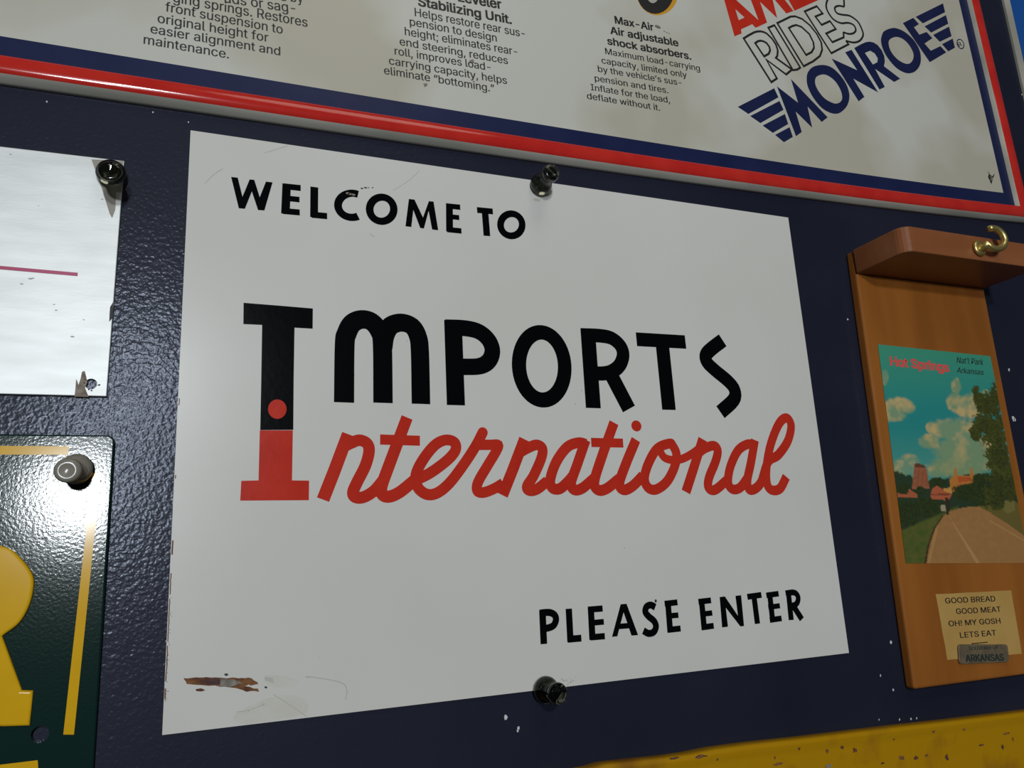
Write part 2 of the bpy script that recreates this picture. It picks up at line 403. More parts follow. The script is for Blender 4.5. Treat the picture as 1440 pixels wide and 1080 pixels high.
fill(b, [zp([(841, 143), (862, 140), (915, 218), (905, 138), (928, 135), (940, 260), (925, 262), (866, 186), (875, 263), (851, 266)])], E0, 'black')
S(zp, [(953, 142), (1010, 134)], 2.7); S(zp, [(980, 140), (994, 251)], T)
S(zp, [(1043, 125), (1056, 243)], T); S(zp, [(1030, 136), (1080, 129)], 2.6); S(zp, [(1038, 184), (1085, 178)], 2.4); S(zp, [(1044, 236), (1092, 229)], 2.6)
S(zp, [(1119, 118), (1131, 236)], T); S(zp, [(1108, 128), (1140, 124), (1155, 134), (1159, 152), (1150, 172), (1122, 181)], 2.8, sm=3); S(zp, [(1139, 178), (1174, 233)], 3.1)
b.build('lettering', sign, tri=True)

# big painted words
zi = Zm(320, 400, 3.375, E0); zo = Zm(700, 400, 3.2727, E0); b = MB()
fill(b, [zi([(76, 87), (240, 100), (405, 114), (404, 210), (318, 205), (314, 450), (312, 690), (155, 691), (160, 440), (164, 192), (75, 188)])], E0, 'black')
S(zi, [(553, 560), (556, 290), (566, 232), (592, 185), (637, 166), (685, 178), (722, 225), (735, 290), (738, 562)], 8.1, sm=5)
S(zi, [(738, 300), (748, 240), (775, 196), (825, 181), (875, 198), (903, 245), (913, 320), (918, 567)], 8.0, sm=5)
S(zi, [(1070, 171), (1084, 573)], 8.1); S(zi, [(1036, 204), (1130, 208), (1195, 225), (1240, 265), (1257, 315), (1240, 363), (1195, 388), (1110, 391)], 7.4, sm=5)
S(zo, ell(203, 376, 105, 156, tilt=-4), 6.9, closed=True, sm=2)
S(zo, [(414, 205), (440, 569)], 7.7); S(zo, [(384, 233), (470, 236), (525, 248), (565, 283), (577, 325), (562, 370), (530, 398), (490, 409), (430, 409)], 6.8, sm=4); S(zo, [(520, 412), (604, 573)], 7.5)
S(zo, [(638, 252), (864, 265)], 6.9); S(zo, [(756, 262), (788, 577)], 7.6)
S(zo, [(1035, 257), (985, 295), (958, 325), (963, 358), (1000, 395), (1060, 445), (1090, 485), (1086, 530), (1025, 588)], 7.2, sm=4)
b.build('black_lettering', sign, tri=True)

b = MB()
fill(b, [zi([(153, 692), (310, 692), (306, 930), (387, 931), (386, 1024), (60, 1026), (65, 932), (147, 930)])], E0, 'red')
fill(b, [[np.array(p) for p in zi(ell(236, 592, 44, 46))[:-1]]], E0+0.09, 'red')
zn = Zm(440, 560, 4, E0); R4 = 4.7
def N_(z, pts, wd=R4, sm=5, cap='butt'): S(z, pts, wd, 'red', sm, cap=cap)
N_(zn, [(57, 570), (120, 410), (198, 202)], 5.0, 0)
N_(zn, [(168, 275), (215, 252), (262, 236), (305, 255), (316, 300), (295, 380), (250, 470), (226, 528), (240, 556), (285, 556), (345, 520), (400, 455)])
N_(zn, [(530, 108), (420, 400), (386, 500), (392, 542), (430, 553), (490, 527), (570, 462)], 4.9)
N_(zn, [(378, 232), (602, 239)], 4.2, 0)
N_(zn, [(565, 466), (660, 420), (760, 345), (803, 290), (795, 247), (745, 235), (685, 265), (620, 345), (580, 430), (590, 500), (640, 540), (700, 532), (770, 475), (850, 370), (915, 270), (955, 193)], 4.6, cap='round')
N_(zn, [(935, 262), (1000, 262), (1042, 263), (1030, 300), (985, 375), (930, 470), (925, 520), (960, 530), (1020, 508), (1070, 478)], 4.5)
N_(zo, [(22, 970), (70, 850), (122, 712)], 5.0, 0)
N_(zo, [(98, 775), (135, 754), (178, 738), (205, 755), (200, 800), (165, 880), (135, 928), (145, 948), (180, 942), (228, 905)])
N_(zo, [(408, 735), (372, 728), (320, 748), (270, 815), (242, 895), (250, 935), (285, 940), (325, 905), (352, 872)], 4.8)
N_(zo, [(405, 715), (365, 830), (338, 910), (350, 944), (388, 938), (445, 890)], 4.8)
N_(zo, [(535, 636), (480, 790), (445, 905), (460, 945), (500, 940), (560, 893)], 4.9)
N_(zo, [(430, 727), (577, 730)], 4.2, 0)
N_(zo, [(636, 714), (590, 825), (560, 915), (580, 945), (620, 928), (668, 880)], 4.9)
disc(b, zo([(638, 651)])[0], 2.7, 2.6, E0+.03, 'red')
S(zo, [(790, 732), (735, 755), (695, 820), (675, 890), (692, 935), (730, 943), (780, 905), (815, 835), (822, 780), (805, 742)], 4.7, 'red', 5, True)
N_(zo, [(742, 755), (765, 795), (805, 808), (850, 802), (900, 775), (940, 742)], 3.9)
N_(zo, [(866, 955), (900, 850), (943, 712)], 5.0, 0)
N_(zo, [(923, 775), (955, 753), (995, 742), (1012, 765), (1002, 815), (972, 890), (970, 935), (1000, 945), (1055, 900)])
N_(zo, [(1180, 740), (1150, 735), (1105, 765), (1070, 840), (1060, 910), (1080, 942), (1115, 935), (1148, 892)], 4.7)
N_(zo, [(1183, 716), (1165, 820), (1148, 905), (1160, 945), (1195, 932), (1228, 885)], 4.8)
N_(zo, [(1215, 905), (1245, 815), (1290, 785), (1335, 720), (1350, 650), (1330, 614), (1295, 640), (1258, 730), (1238, 830), (1238, 910), (1258, 945), (1298, 940), (1328, 885)], 4.8)
b.build('red_lettering', sign, tri=True)

# rust, scratches and grime on the welcome sign
b = MB(); zr = Zm(200, 900, 4, 0.04)
fill(b, [jag(zr([(235, 215), (300, 212), (360, 210), (440, 215), (540, 213), (600, 212), (640, 232), (655, 250), (610, 255), (600, 250), (575, 262), (655, 275), (655, 290), (590, 288), (520, 272), (440, 262), (340, 252), (250, 245)]), 0.22, 3)], 0.03, 'rust')
fill(b, [jag(zr([(355, 214), (435, 216), (438, 250), (400, 256), (360, 248)]), 0.2, 3)], 0.05, 'rustdark')
fill(b, [jag(zr([(445, 222), (520, 220), (560, 245), (500, 262), (440, 262)]), 0.3, 3)], 0.05, 'bare')
for poly, m in (([(300, 276), (330, 272), (355, 282), (330, 290), (303, 288)], 'rust'), ([(460, 192), (475, 188), (486, 196), (470, 203)], 'dark'), ([(687, 262), (700, 260), (704, 270), (692, 272)], 'dark'),
                ([(915, 204), (945, 207), (943, 213), (920, 211)], 'smudge'), ([(674, 355), (692, 358), (680, 372)], 'smudge'), ([(588, 396), (606, 398), (598, 404)], 'smudge'), ([(988, 96), (998, 95), (996, 103)], 'smudge'),
                ([(1152, 290), (1160, 290), (1158, 300)], 'smudge'), ([(690, 205), (735, 215), (740, 245), (690, 225)], 'smudge')):
    fill(b, [jag(zr(poly), 0.08, 2)], 0.04, m)
for y0, y1 in ((560, 572), (668, 676), (760, 782), (806, 838), (842, 905), (908, 962), (968, 985)):
    q = [mm((228.9+(1033-yy)*0.0473+random.uniform(.5, 1.3), yy), 0) for yy in np.arange(y0, y1, 5)]
    stroke(b, q, random.uniform(.25, .5), 0.03, 'rust')
for k in range(26):
    yy = 815+175*random.random(); c = mm((229.6+(1033-yy)*0.0473+random.uniform(0, 4.5), yy), 0)
    fill(b, [jag([(c[0]-.1, c[1]-.25), (c[0]+.12, c[1]), (c[0]-.05, c[1]+.3)], .06, 1)], 0.04+0.0005*k, 'rustdark')
fill(b, [smooth(zr([(520, 420), (700, 330), (860, 310), (930, 360), (900, 420), (700, 455), (560, 470)]), 4, True)], 0.02, 'faintstain')
fill(b, [smooth(zr([(690, 200), (800, 205), (880, 230), (850, 262), (760, 268), (700, 250)]), 4, True)], 0.022, 'faintstain')
stroke(b, smooth(zr([(735, 305), (800, 345), (860, 385), (925, 430)]), 3), .28, 0.03, 'stainy')
stroke(b, smooth(zr([(930, 205), (1060, 225), (1130, 245), (1150, 280), (1145, 335)]), 4), .35, 0.03, 'smudge')
stroke(b, smooth(zr([(530, 405), (600, 395), (690, 358)]), 4), .3, 0.03, 'smudge')
zz = Zm(0, 0, 1, 0.03)
stroke(b, smooth(zz([(288, 258), (300, 246), (313, 237)]), 4), .3, 0.03, 'smudge'); stroke(b, zz([(553, 268), (575, 254), (590, 240)]), .22, 0.03, 'smudge')
stroke(b, zz([(520, 329), (527, 333)]), .3, 0.03, 'smudge'); stroke(b, zz([(372, 215), (405, 205)]), .22, 0.03, 'smudge')
for p, r in (((509, 265), .55), ((514, 264), .6), ((518, 264), .35), ((524, 264), .4)): disc(b, mm(p), r*1.2, r*.6, 0.04, 'dark', n=9)
for p in ((492, 273), (497, 274), (489, 272)): disc(b, mm(p), .9, .5, 0.16, 'bare', n=9)
for p in ((818, 549), (809, 568), (921, 848), (878, 771), (572, 480), (677, 500)): disc(b, mm(p), .3, .4, 0.04, 'smudge', n=9)
disc(b, mm((922, 845)), .6, .7, 0.1, 'dark', n=9); disc(b, mm((755, 281)), 1.9, .8, 0.04, 'stainy', n=14)
for k in range(16): disc(b, mm((795+random.gauss(4, 8), 956+random.gauss(2, 3))), random.uniform(.2, .5), random.uniform(.2, .4), 0.03+k*.001, 'smudge', n=8)
b.onto(panel)

# ------------------------------------------------------------------ big cream sign with the red rim
F = 1.0                                                            # its printed face
ms = thing('product_sign', 'big cream sign with small print and red raised rim, above the white welcome sign', 'sign', W3(200, 400, F))
bot_px = [(0, 50.5), (80, 63.3), (160, 76.7), (240, 90), (320, 103.3), (440, 123), (520, 135.8), (640, 155.5), (720, 168.5), (840, 188), (920, 200.5), (1040, 219.5), (1120, 231.5), (1240, 249.5), (1320, 260), (1411, 271)]
bp = np.array([mm(p, F) for p in bot_px]); cb = np.polyfit(bp[:, 0], bp[:, 1], 3)
rt_px = [(1349, 0), (1361, 52), (1374, 104), (1389, 163), (1396, 200), (1411, 271)]
rp = np.array([mm(p, F) for p in rt_px]); cr = np.polyfit(rp[:, 1], rp[:, 0], 1)
corner = np.array(mm((1411, 271), F))
XL, ZT = -260.0, 640.0
pl = []                                                            # white field outline, anticlockwise from bottom left
zl = np.polyval(cb, -70)
for x in np.linspace(-70, corner[0], 26): pl.append(np.array([x, np.polyval(cb, x)]))
pl[-1] = np.array([corner[0], np.polyval(cb, corner[0])])
dx = np.polyval(cr, ZT)-np.polyval(cr, corner[1])
path = [np.array([XL, zl-(-70-XL)*0.006])]+pl+[corner+np.array([dx*t, (ZT-corner[1])*t]) for t in (0.25, 0.5, 0.75, 1.0)]+[np.array([XL, ZT])]
def offset(path, d):
    n = len(path); r = []
    for i in range(n):
        a, c, e = path[i-1], path[i], path[(i+1) % n]
        d1 = (c-a)/np.linalg.norm(c-a); d2 = (e-c)/np.linalg.norm(e-c)
        n1 = np.array([d1[1], -d1[0]]); n2 = np.array([d2[1], -d2[0]])
        bb = n1+n2; bb /= np.linalg.norm(bb); r.append(c+bb*d/max(np.dot(bb, n1), .3))
    return r
prof = [(0, F, None), (8.4, F, 'navy'), (8.8, F+.8, 'rimwhite'), (9.6, F+2.4, 'rimwhite'), (9.9, F+2.7, 'rimred'), (11.8, F+3.4, 'rimred'), (14.2, F+3.6, 'rimred'), (16.2, F+3.2, 'rimred'), (17.2, F+2.6, 'rimred'), (18.2, F+1.3, 'rimwhite'), (19.2, F-.2, 'rimwhite'), (19.8, WALL+.3, 'rimwhite'), (19.6, WALL, 'rimwhite')]
b = MB(); slab(b, offset(path, 8.4), WALL+.4, F, 'cream')
face = b.build('face_panel', ms, tri=True)
cut(face, [(W3(*mm((1393, 250), F), F), 0.0022)])
def rim(name, segs, smoothit):
    b = MB(); n = len(path)
    for j in range(len(segs)-1):
        r0, r1 = offset(path, segs[j][0]), offset(path, segs[j+1][0])
        for i in range(n):
            k = (i+1) % n
            b.add([W3(*r0[i], segs[j][1]), W3(*r1[i], segs[j+1][1]), W3(*r1[k], segs[j+1][1]), W3(*r0[k], segs[j][1])], [(0, 1, 2, 3)], segs[j+1][2])
    o = b.build(name, ms); me = o.data
    bm = bmesh.new(); bm.from_mesh(me); bmesh.ops.remove_doubles(bm, verts=bm.verts, dist=1e-6); bm.to_mesh(me); bm.free()
    if smoothit: me.polygons.foreach_set('use_smooth', [True]*len(me.polygons))
    return o
rim('navy_border', [(0, F+.05, None), (8.4, F+.05, 'navy')], False)
rim('raised_rim', prof[1:], True)['label'] = 'glossy red rim with grubby white flanks'
zA = Zm(0, 0, 3, F+.04); zB = Zm(440, 0, 3, F+.04); zC = Zm(780, 0, 4.3636, F+.04); b = MB()
text(b, 'd by', zA, (1183, 2), (1280, 12), 44, 'print')
text(b, 'ads or sag-', zA, (948, 10), (1246, 55), 44, 'print')
text(b, 'ging springs. Restores', zA, (730, 8), (1297, 114), 44, 'print')
text(b, 'front suspension to', zA, (697, 47), (1192, 143), 42, 'print')
text(b, 'original height for', zA, (665, 95), (1132, 177), 42, 'print')
text(b, 'easier alignment and', zA, (635, 139), (1182, 234), 41, 'print')
text(b, 'maintenance.', zA, (606, 184), (965, 247), 41, 'print')
b.build('small_print', ms); b = MB()
text(b, 'Leveler', zB, (615, 5), (796, 38), 42, 'print', bold=0.028)
text(b, 'Stabilizing Unit.', zB, (446, 24), (838, 101), 40, 'print', bold=0.028)
text(b, 'Helps restore rear sus-', zB, (431, 68), (895, 158), 37, 'print')
text(b, 'pension to design', zB, (410, 107), (776, 176), 36, 'print')
text(b, 'height; eliminates rear-', zB, (389, 148), (863, 234), 36, 'print')
text(b, 'end steering, reduces', zB, (367, 190), (823, 271), 35, 'print')
text(b, 'roll, improves load-', zB, (346, 230), (750, 299), 35, 'print')
text(b, 'carrying capacity, helps', zB, (322, 271), (819, 355), 35, 'print')
text(b, 'eliminate \u201cbottoming.\u201d', zB, (301, 312), (766, 389), 35, 'print')
b.build('small_print', ms); b = MB()
text(b, 'Max-Air', zC, (373, 143), (608, 189), 46, 'print', bold=0.025)
text(b, '\u00ae ...', zC, (616, 172), (706, 208), 24, 'print')
text(b, 'Air adjustable', zC, (345, 207), (760, 285), 46, 'print', bold=0.025)
text(b, 'shock absorbers.', zC, (327, 272), (838, 366), 46, 'print', bold=0.025)
text(b, 'Maximum load-carrying', zC, (313, 332), (893, 437), 40, 'print')
text(b, 'capacity, limited only', zC, (290, 388), (812, 478), 40, 'print')
text(b, 'by the vehicle\u2019s sus-', zC, (268, 440), (780, 526), 40, 'print')
text(b, 'pension and tires.', zC, (248, 497), (698, 573), 40, 'print')
text(b, 'Inflate for the load,', zC, (224, 553), (708, 632), 40, 'print')
text(b, 'deflate without it.', zC, (200, 606), (648, 680), 40, 'print')
b.build('small_print', ms)
zt = Zm(0, 0, 1, F+.04)
b = MB()
fill(b, [zt(ell(924.5, -11, 29.5, 32.5))[:-1]], F+.03, 'orange')
fill(b, [zt(ell(921.5, -13, 26.5, 32.5))[:-1]], F+.06, 'print')
fill(b, [zt(ell(918, -18, 11, 22.5))[:-1]], F+.09, 'greyprint')
b.build('tyre_emblem', ms)
# emblem lettering
zM = Zm(1030, 110, 8, F+.04); zO = Zm(1130, 50, 8, F+.04); zE = Zm(1240, 0, 10.8, F+.04); b = MB()
for z, polys in ((zM, [[(60, 322), (470, 112), (518, 215), (180, 402)], [(200, 425), (530, 255), (575, 355), (315, 505)], [(340, 532), (590, 402), (628, 515), (455, 615)], [(480, 637), (643, 550), (680, 660), (580, 720)],
                       [(500, 90), (738, 275), (658, 8), (1072, 440), (1005, 492), (845, 318), (898, 558), (712, 375), (780, 605), (715, 652)]]),
                 (zO, [[(315, 258), (605, 390), (468, 188), (540, 160), (840, 640), (560, 485), (685, 690), (620, 740)]]),
                 (zE, [[(320, 350), (480, 270), (565, 365), (490, 415), (570, 525), (680, 485), (770, 580), (650, 660), (745, 770), (890, 700), (980, 795), (730, 945)],
                       [(515, 255), (930, 50), (962, 185), (625, 355)], [(650, 400), (975, 228), (1010, 360), (750, 495)], [(780, 530), (1022, 403), (1060, 548), (882, 635)], [(915, 670), (1078, 585), (1112, 725), (1010, 780)]])):
    for p in polys: fill(b, [z(p)], F+.04, 'navy')
fill(b, [smooth(zO([(210, 330), (300, 350), (380, 410), (460, 510), (505, 610), (516, 700), (490, 790), (430, 855), (370, 880), (290, 865), (200, 810), (110, 700), (50, 580), (35, 490), (50, 410), (110, 350)]), 4, True),
         smooth(zO([(220, 437), (290, 460), (360, 520), (415, 610), (435, 690), (420, 740), (370, 765), (310, 750), (230, 700), (160, 610), (130, 530), (145, 465)]), 4, True)], F+.04, 'navy')
fill(b, [smooth(zO([(998, -85), (1072, -74), (1154, -30), (1240, 50), (1300, 150), (1320, 240), (1310, 330), (1260, 400), (1190, 425), (1120, 410), (1040, 360), (960, 270), (900, 170), (872, 70), (880, 0), (910, -52)]), 4, True),
         smooth(zO([(1040, 15), (1120, 40), (1190, 110), (1235, 200), (1230, 270), (1190, 315), (1130, 310), (1050, 260), (985, 180), (958, 100), (970, 45)]), 4, True)], F+.04, 'navy')
fill(b, [zO([(570, 140), (650, 95), (700, 74), (745, 68), (790, 78), (835, 108), (880, 165), (908, 230), (915, 290), (905, 345), (1088, 485), (1020, 522), (805, 375), (915, 578), (855, 608)]),
         zO([(690, 195), (750, 170), (800, 200), (835, 255), (830, 300), (780, 325)])], F+.04, 'navy')
S(zE, ell(1195, 668, 48, 74, tilt=-22), 0.75, 'navy', closed=True)
text(b, 'R', zE, (1178, 712), (1222, 690), 80, 'navy')
b.build('emblem_lettering', ms)['label'] = 'navy winged emblem lettering'
zR = Zm(1030, 20, 10.8, F+.04); zD = Zm(1100, 0, 10.286, F+.04); b = MB(); LW = 1.35
def O_(z, p, closed=True, sm=0): S(z, p, LW, 'print', sm, closed)
O_(zR, [(170, 367), (250, 318), (330, 275), (380, 262), (430, 260), (480, 272), (525, 297), (600, 370), (660, 460), (688, 550), (682, 630), (660, 665), (905, 840), (815, 915), (515, 690), (675, 975), (590, 1032)])
O_(zR, [(345, 440), (390, 408), (435, 402), (480, 415), (520, 440), (560, 495), (572, 550), (550, 602), (480, 640)])
O_(zR, [(545, 205), (638, 167), (1030, 810), (985, 840), (920, 850)])
O_(zD, [(-72, 334), (0, 300), (120, 240), (190, 236), (290, 275), (400, 365), (500, 490), (565, 615), (578, 720), (545, 810), (450, 885), (310, 958)])
O_(zD, [(95, 405), (150, 375), (205, 362), (280, 390), (390, 490), (450, 610), (460, 690), (425, 755), (345, 795)])
O_(zD, [(920, 590), (960, 640), (710, 770), (325, 165), (500, 90), (585, 195), (480, 240), (570, 360), (690, 305), (775, 420), (635, 485), (725, 610), (890, 540), (885, 465)], False)
O_(zD, [(885, 465), (960, 490), (1030, 480), (1065, 430), (1030, 360), (950, 330), (850, 335), (740, 280), (660, 170), (635, 80), (660, -10), (720, -60), (800, -80), (870, -60), (892, 0), (895, 98)], False, 3)
O_(zD, [(895, 98), (820, 84), (765, 105), (765, 150), (800, 195), (880, 215), (980, 230), (1090, 310), (1150, 420), (1170, 510), (1120, 590), (1030, 615), (920, 590)], False, 3)
b.build('outlined_lettering', ms)
zAm = Zm(1010, 0, 12, F+.04); b = MB()
fill(b, [zAm([(85, -60), (275, 612), (395, 565), (385, 495), (575, 408), (630, 468), (680, 448), (680, 340), (310, 5), (255, -60)]), zAm([(290, 155), (345, 340), (445, 295)])], F+.04, 'red')
fill(b, [zAm([(530, -60), (680, 340), (680, 448), (825, 380), (705, 30), (995, 305), (905, -60)])], F+.045, 'red')
fill(b, [zAm([(905, -60), (1150, 228), (1270, 185), (1080, -60)])], F+.05, 'red')
fill(b, [zD([(60, -60), (178, 155), (660, -60)])], F+.055, 'red')
b.build('red_lettering', ms)
b = MB()
zH = Zm(1200, 200, 6, F+.05)
for tri_ in ([(1133, 240), (1150, 290), (1160, 283)], [(1195, 262), (1170, 290), (1182, 300)], [(1165, 355), (1150, 325), (1175, 320)]): fill(b, [zH(tri_)], F+.05, 'dark')
fill(b, [jag(zB([(465, 352), (482, 350), (485, 362), (470, 368)]), .2, 2)], F+.05, 'bare'); fill(b, [jag(zB([(660, 252), (678, 250), (682, 265), (664, 268)]), .2, 2)], F+.03, 'bare')
b.onto(face)

# ------------------------------------------------------------------ silver plate (left)
F2 = 0.6
sp = thing('metal_plate', 'bare silver metal plate with a thin magenta line, left of the white welcome sign', 'plate', W3(-50, 160, F2))
TR, BR = mm((175, 226), F2), mm((150, 557.5), F2); TL, BL = mm((0, 205.5), F2), mm((0, 554), F2)
ext = lambda a, c, k: c+(c-a)/np.linalg.norm(c-a)*k
b = MB(); slab(b, [ext(TR, TL, 120), ext(BR, BL, 128), BR, TR], WALL, F2, 'silver')
o = b.build('panel', sp, bevel=0.0003)
cut(o, [(W3(*mm((128, 540), F2), F2), 0.0020)])
b = MB(); zs = Zm(0, 180, 2.7, F2+.04)
stroke(b, [ext(zs([(295, 556)])[0], zs([(0, 530)])[0], 60), zs([(295, 556)])[0]], 1.35, F2+.03, 'magenta')
b.build('magenta_line', sp)
b = MB(); fill(b, [zs([(347, 119), (398, 121), (468, 126), (462, 245), (441, 243), (438, 310), (426, 342), (416, 325), (385, 225)])], F2+.04, 'film')
b.build('film_remnant', sp)
b = MB()
fill(b, [jag(zs([(284, 1020), (290, 952), (299, 976), (312, 925), (322, 922), (330, 965), (322, 985), (336, 1020)]), .15, 2)], F2+.04, 'tear')
for k in range(6):
    a = random.random()*6.283; c = zs([(347+30*math.cos(a)*random.uniform(.8, 1.1), 970+24*math.sin(a)*random.uniform(.8, 1.15))])[0]; disc(b, c, .35, .3, F2+.045+k*.001, 'dark', n=7)
for x, y, r in ((275, 792, .7), (318, 728, .4), (213, 692, .5), (82, 592, .6), (115, 572, .7), (146, 295, .3), (40, 100, .5), (388, 270, .5), (205, 670, .4), (125, 570, .5)): disc(b, zs([(x, y)])[0], r, r*.45, F2+.04, 'smudge', n=9)
fill(b, [jag(zs([(418, 680), (430, 660), (428, 720), (415, 735)]), .1, 2)], F2+.04, 'dark')
b.onto(o)

# ------------------------------------------------------------------ green plate with yellow letter
F3 = 1.6
lp = thing('license_plate', 'dark green number plate with an embossed yellow letter, lower left corner', 'license plate', W3(-60, 45, F3))
xr = mm((160, 640), F3)[0]; xr2 = mm((131, 1080), F3)[0]; zt_ = mm((160, 612), F3)[1]
RIGHT = (xr+xr2)/2; BOT = mm((54, 1072), F3)[1]-8.5
b = MB(); pts = []
def rrect(x0, z0, x1, z1, r, n=5):
    P = []
    for cx, cz, a0 in ((x1-r, z0+r, -90), (x1-r, z1-r, 0), (x0+r, z1-r, 90), (x0+r, z0+r, 180)):
        for i in range(n+1):
            a = math.radians(a0+90*i/n); P.append(np.array([cx+r*math.cos(a), cz+r*math.sin(a)]))
    return P
slab(b, rrect(RIGHT-300, BOT, RIGHT, zt_, 2.5), WALL, F3, 'green')
o = b.build('panel', lp, bevel=0.0006)
cut(o, [(W3(*mm((56, 1033), F3), F3), 0.0026)])
zl_ = Zm(0, 750, 3.6, F3+.05); b = MB()
fill(b, [[mm((0, 627), F3)-np.array([150, 0]), mm((97, 627.5), F3), mm((96, 639.5), F3), mm((0, 640), F3)-np.array([150, 0])]], F3+.05, 'yellow')
xa, xb = mm((97, 1000), F3)[0], mm((111, 1000), F3)[0]
fill(b, [[mm((142, 665), F3), mm((130, 665), F3), mm((89, 1033), F3), mm((104, 1033), F3)]], F3+.06, 'yellow')
fill(b, [[mm((0, 1073), F3)-np.array([150, 0]), mm((53, 1069), F3), mm((54, 1083), F3), mm((0, 1085), F3)-np.array([150, 0])]], F3+.07, 'yellow')
b.build('border_lines', lp, tri=True)
# the letter: domed raised R, its left half beyond the photograph
zq = Zm(0, 750, 3.6, F3+1.4)
def raised(name, loops, o0, o1, bev):
    cu = bpy.data.curves.new('t', 'CURVE'); cu.dimensions = '2D'; cu.fill_mode = 'BOTH'; cu.extrude = (o1-o0)/2; cu.bevel_depth = bev; cu.bevel_resolution = 3; cu.offset = -bev
    for lpp in loops:
        s_ = cu.splines.new('POLY'); s_.points.add(len(lpp)-1); s_.use_cyclic_u = True
        for i, p in enumerate(lpp): s_.points[i].co = (p[0], p[1], 0, 1)
    b = MB(); add_curve(b, cu, lambda v: W3(v.x, v.y, (o0+o1)/2+v.z), 'yellow'); ob = b.build(name, lp)
    for p in ob.data.polygons: p.use_smooth = abs(p.normal.y) < 0.98
    return ob
Rright = zq([(10, 520), (60, 660), (108, 795), (165, 797), (150, 975)])
bot = zq([(2, 980)])[0]; cz = zq([(0, 60)])[0]
bowl = smooth(zq([(-30, 55), (0, 62), (60, 85), (125, 150), (165, 215), (168, 280), (145, 370), (95, 455), (10, 520)]), 5)
zb = bot[1]; ztp = bowl[0][1]; x0 = bot[0]-42
Rloop = [np.array([x0, ztp])]+[p for p in bowl]+Rright[1:]+[bot, np.array([bot[0]-3, zb+2]), np.array([bot[0]-14, zb+24]), np.array([x0+13, zb+24]), np.array([x0+13, zb]), np.array([x0, zb])]
hole = smooth([np.array([x0+13, ztp-12]), np.array([bowl[0][0]-4, ztp-12]), np.array([bowl[0][0]+1, ztp-19]), np.array([bowl[0][0]-4, ztp-26]), np.array([x0+13, ztp-26])], 1, True)
raised('letter', [Rloop, hole], F3-.3, F3+.6, 0.9)['label'] = 'raised yellow letter R'

# ------------------------------------------------------------------ yellow sign along the bottom
F4 = 7.0
ys = thing('yellow_sign', 'yellow metal sign with rust spots, only its top edge showing along the bottom right', 'sign', W3(330, -80, F4))
top = [(833, 1081), (850, 1075.5), (891, 1070.5), (944, 1065), (973, 1060.8), (1006, 1053.8), (1055, 1047), (1137, 1038), (1260, 1022.8), (1342, 1013.6), (1440, 1001.5)]
tp = [mm(p, F4) for p in top]
tp = [np.array([60, tp[0][1]-2]), np.array([120, tp[0][1]-1])]+tp+[ext(tp[-2], tp[-1], 120)]
b = MB(); N = len(tp)
prof4 = [(-110, F4-1), (-7, F4-1), (-4.5, F4-.7), (-2.2, F4+.2), (-.6, F4+.1), (0, F4-1.2), (0, F4-4), (-.5, WALL)]
for j in range(len(prof4)-1):
    for i in range(N-1):
        q = lambda i, j: W3(tp[i][0], tp[i][1]+prof4[j][0], prof4[j][1])
        b.add([q(i, j), q(i+1, j), q(i+1, j+1), q(i, j+1)], [(0, 1, 2, 3)], 'board')
o = b.build('panel', ys, smooth=True)
bm = bmesh.new(); bm.from_mesh(o.data); bmesh.ops.remove_doubles(bm, verts=bm.verts, dist=1e-6); bm.to_mesh(o.data); bm.free()
b = MB(); zy = Zm(850, 990, 2.44, F4)
for x, y, rx, rz, m in ((1180, 184, 2.6, 3.4, 'rustdark'), (1025, 186, 3.6, 2.6, 'rust'), (1075, 186, 4, 1.8, 'rust'), (1110, 178, 2.5, 1.5, 'rust'), (865, 160, 3, 2.4, 'rust'), (820, 150, 3, 2.0, 'rust'), (770, 162, 2.5, 2, 'rust'), (1372, 148, 2, 2.8, 'rustdark'), (1408, 122, 1.4, 2.2, 'rust'),
                        (1300, 142, 5, 1.0, 'rust'), (1385, 103, 6, 1.2, 'rust'), (670, 152, 1.6, 2, 'rust'), (590, 186, 1.2, 1.4, 'rust'), (390, 190, 1.2, 1.4, 'rust'), (775, 214, 5, 1.5, 'bare'), (960, 205, 3, 1, 'rust'), (1132, 94, 2.2, 1.6, 'rust'), (1238, 88, 2.4, 1.6, 'rust'), (998, 122, 1.6, 1.2, 'rust'), (330, 180, 8, 1.6, 'rust'), (240, 186, 6, 1, 'rustdark'), (600, 208, 7, 1.3, 'rust')):
    c = zy([(x, y)])[0]; edge = np.interp(c[0], [p[0] for p in tp], [p[1] for p in tp]); dd = c[1]-edge
    oo = np.interp(-dd, [.6, 2.2, 4.5, 7, 110], [F4+.1, F4+.2, F4-.7, F4-1, F4-1])+.12
    k = .42
    fill(b, [jag([(c[0]+rx*k*math.cos(t), c[1]+rz*k*math.sin(t)) for t in np.linspace(0, 2*math.pi, 9)[:-1]], min(rx, rz)*.16, 2)], oo, m)
b.onto(o)

# ------------------------------------------------------------------ blue sign (top right corner)
F5 = 0.5
bs = thing('blue_sign', 'blue sign with a white edge, cut off at the top right corner', 'sign', W3(560, 420, F5))
e0, e1 = mm((1411, 0), F5), mm((1440, 124), F5); f0, f1 = mm((1419.3, 0), F5), mm((1440, 83), F5)
dn = np.array([0, -1.0]); x_e = (e0[0]+e1[0])/2; wv = f0[0]-e0[0]
zb_ = e1[1]-60
b = MB(); slab(b, [(x_e, zb_), (x_e+260, zb_), (x_e+260, 560), (x_e, 560)], WALL, F5, 'rimwhite'); b.build('panel', bs)
b = MB(); fill(b, [[(x_e+wv, zb_+wv), (x_e+255, zb_+wv), (x_e+255, 555), (x_e+wv, 555)]], F5+.05, 'blue'); b.build('printed_face', bs)

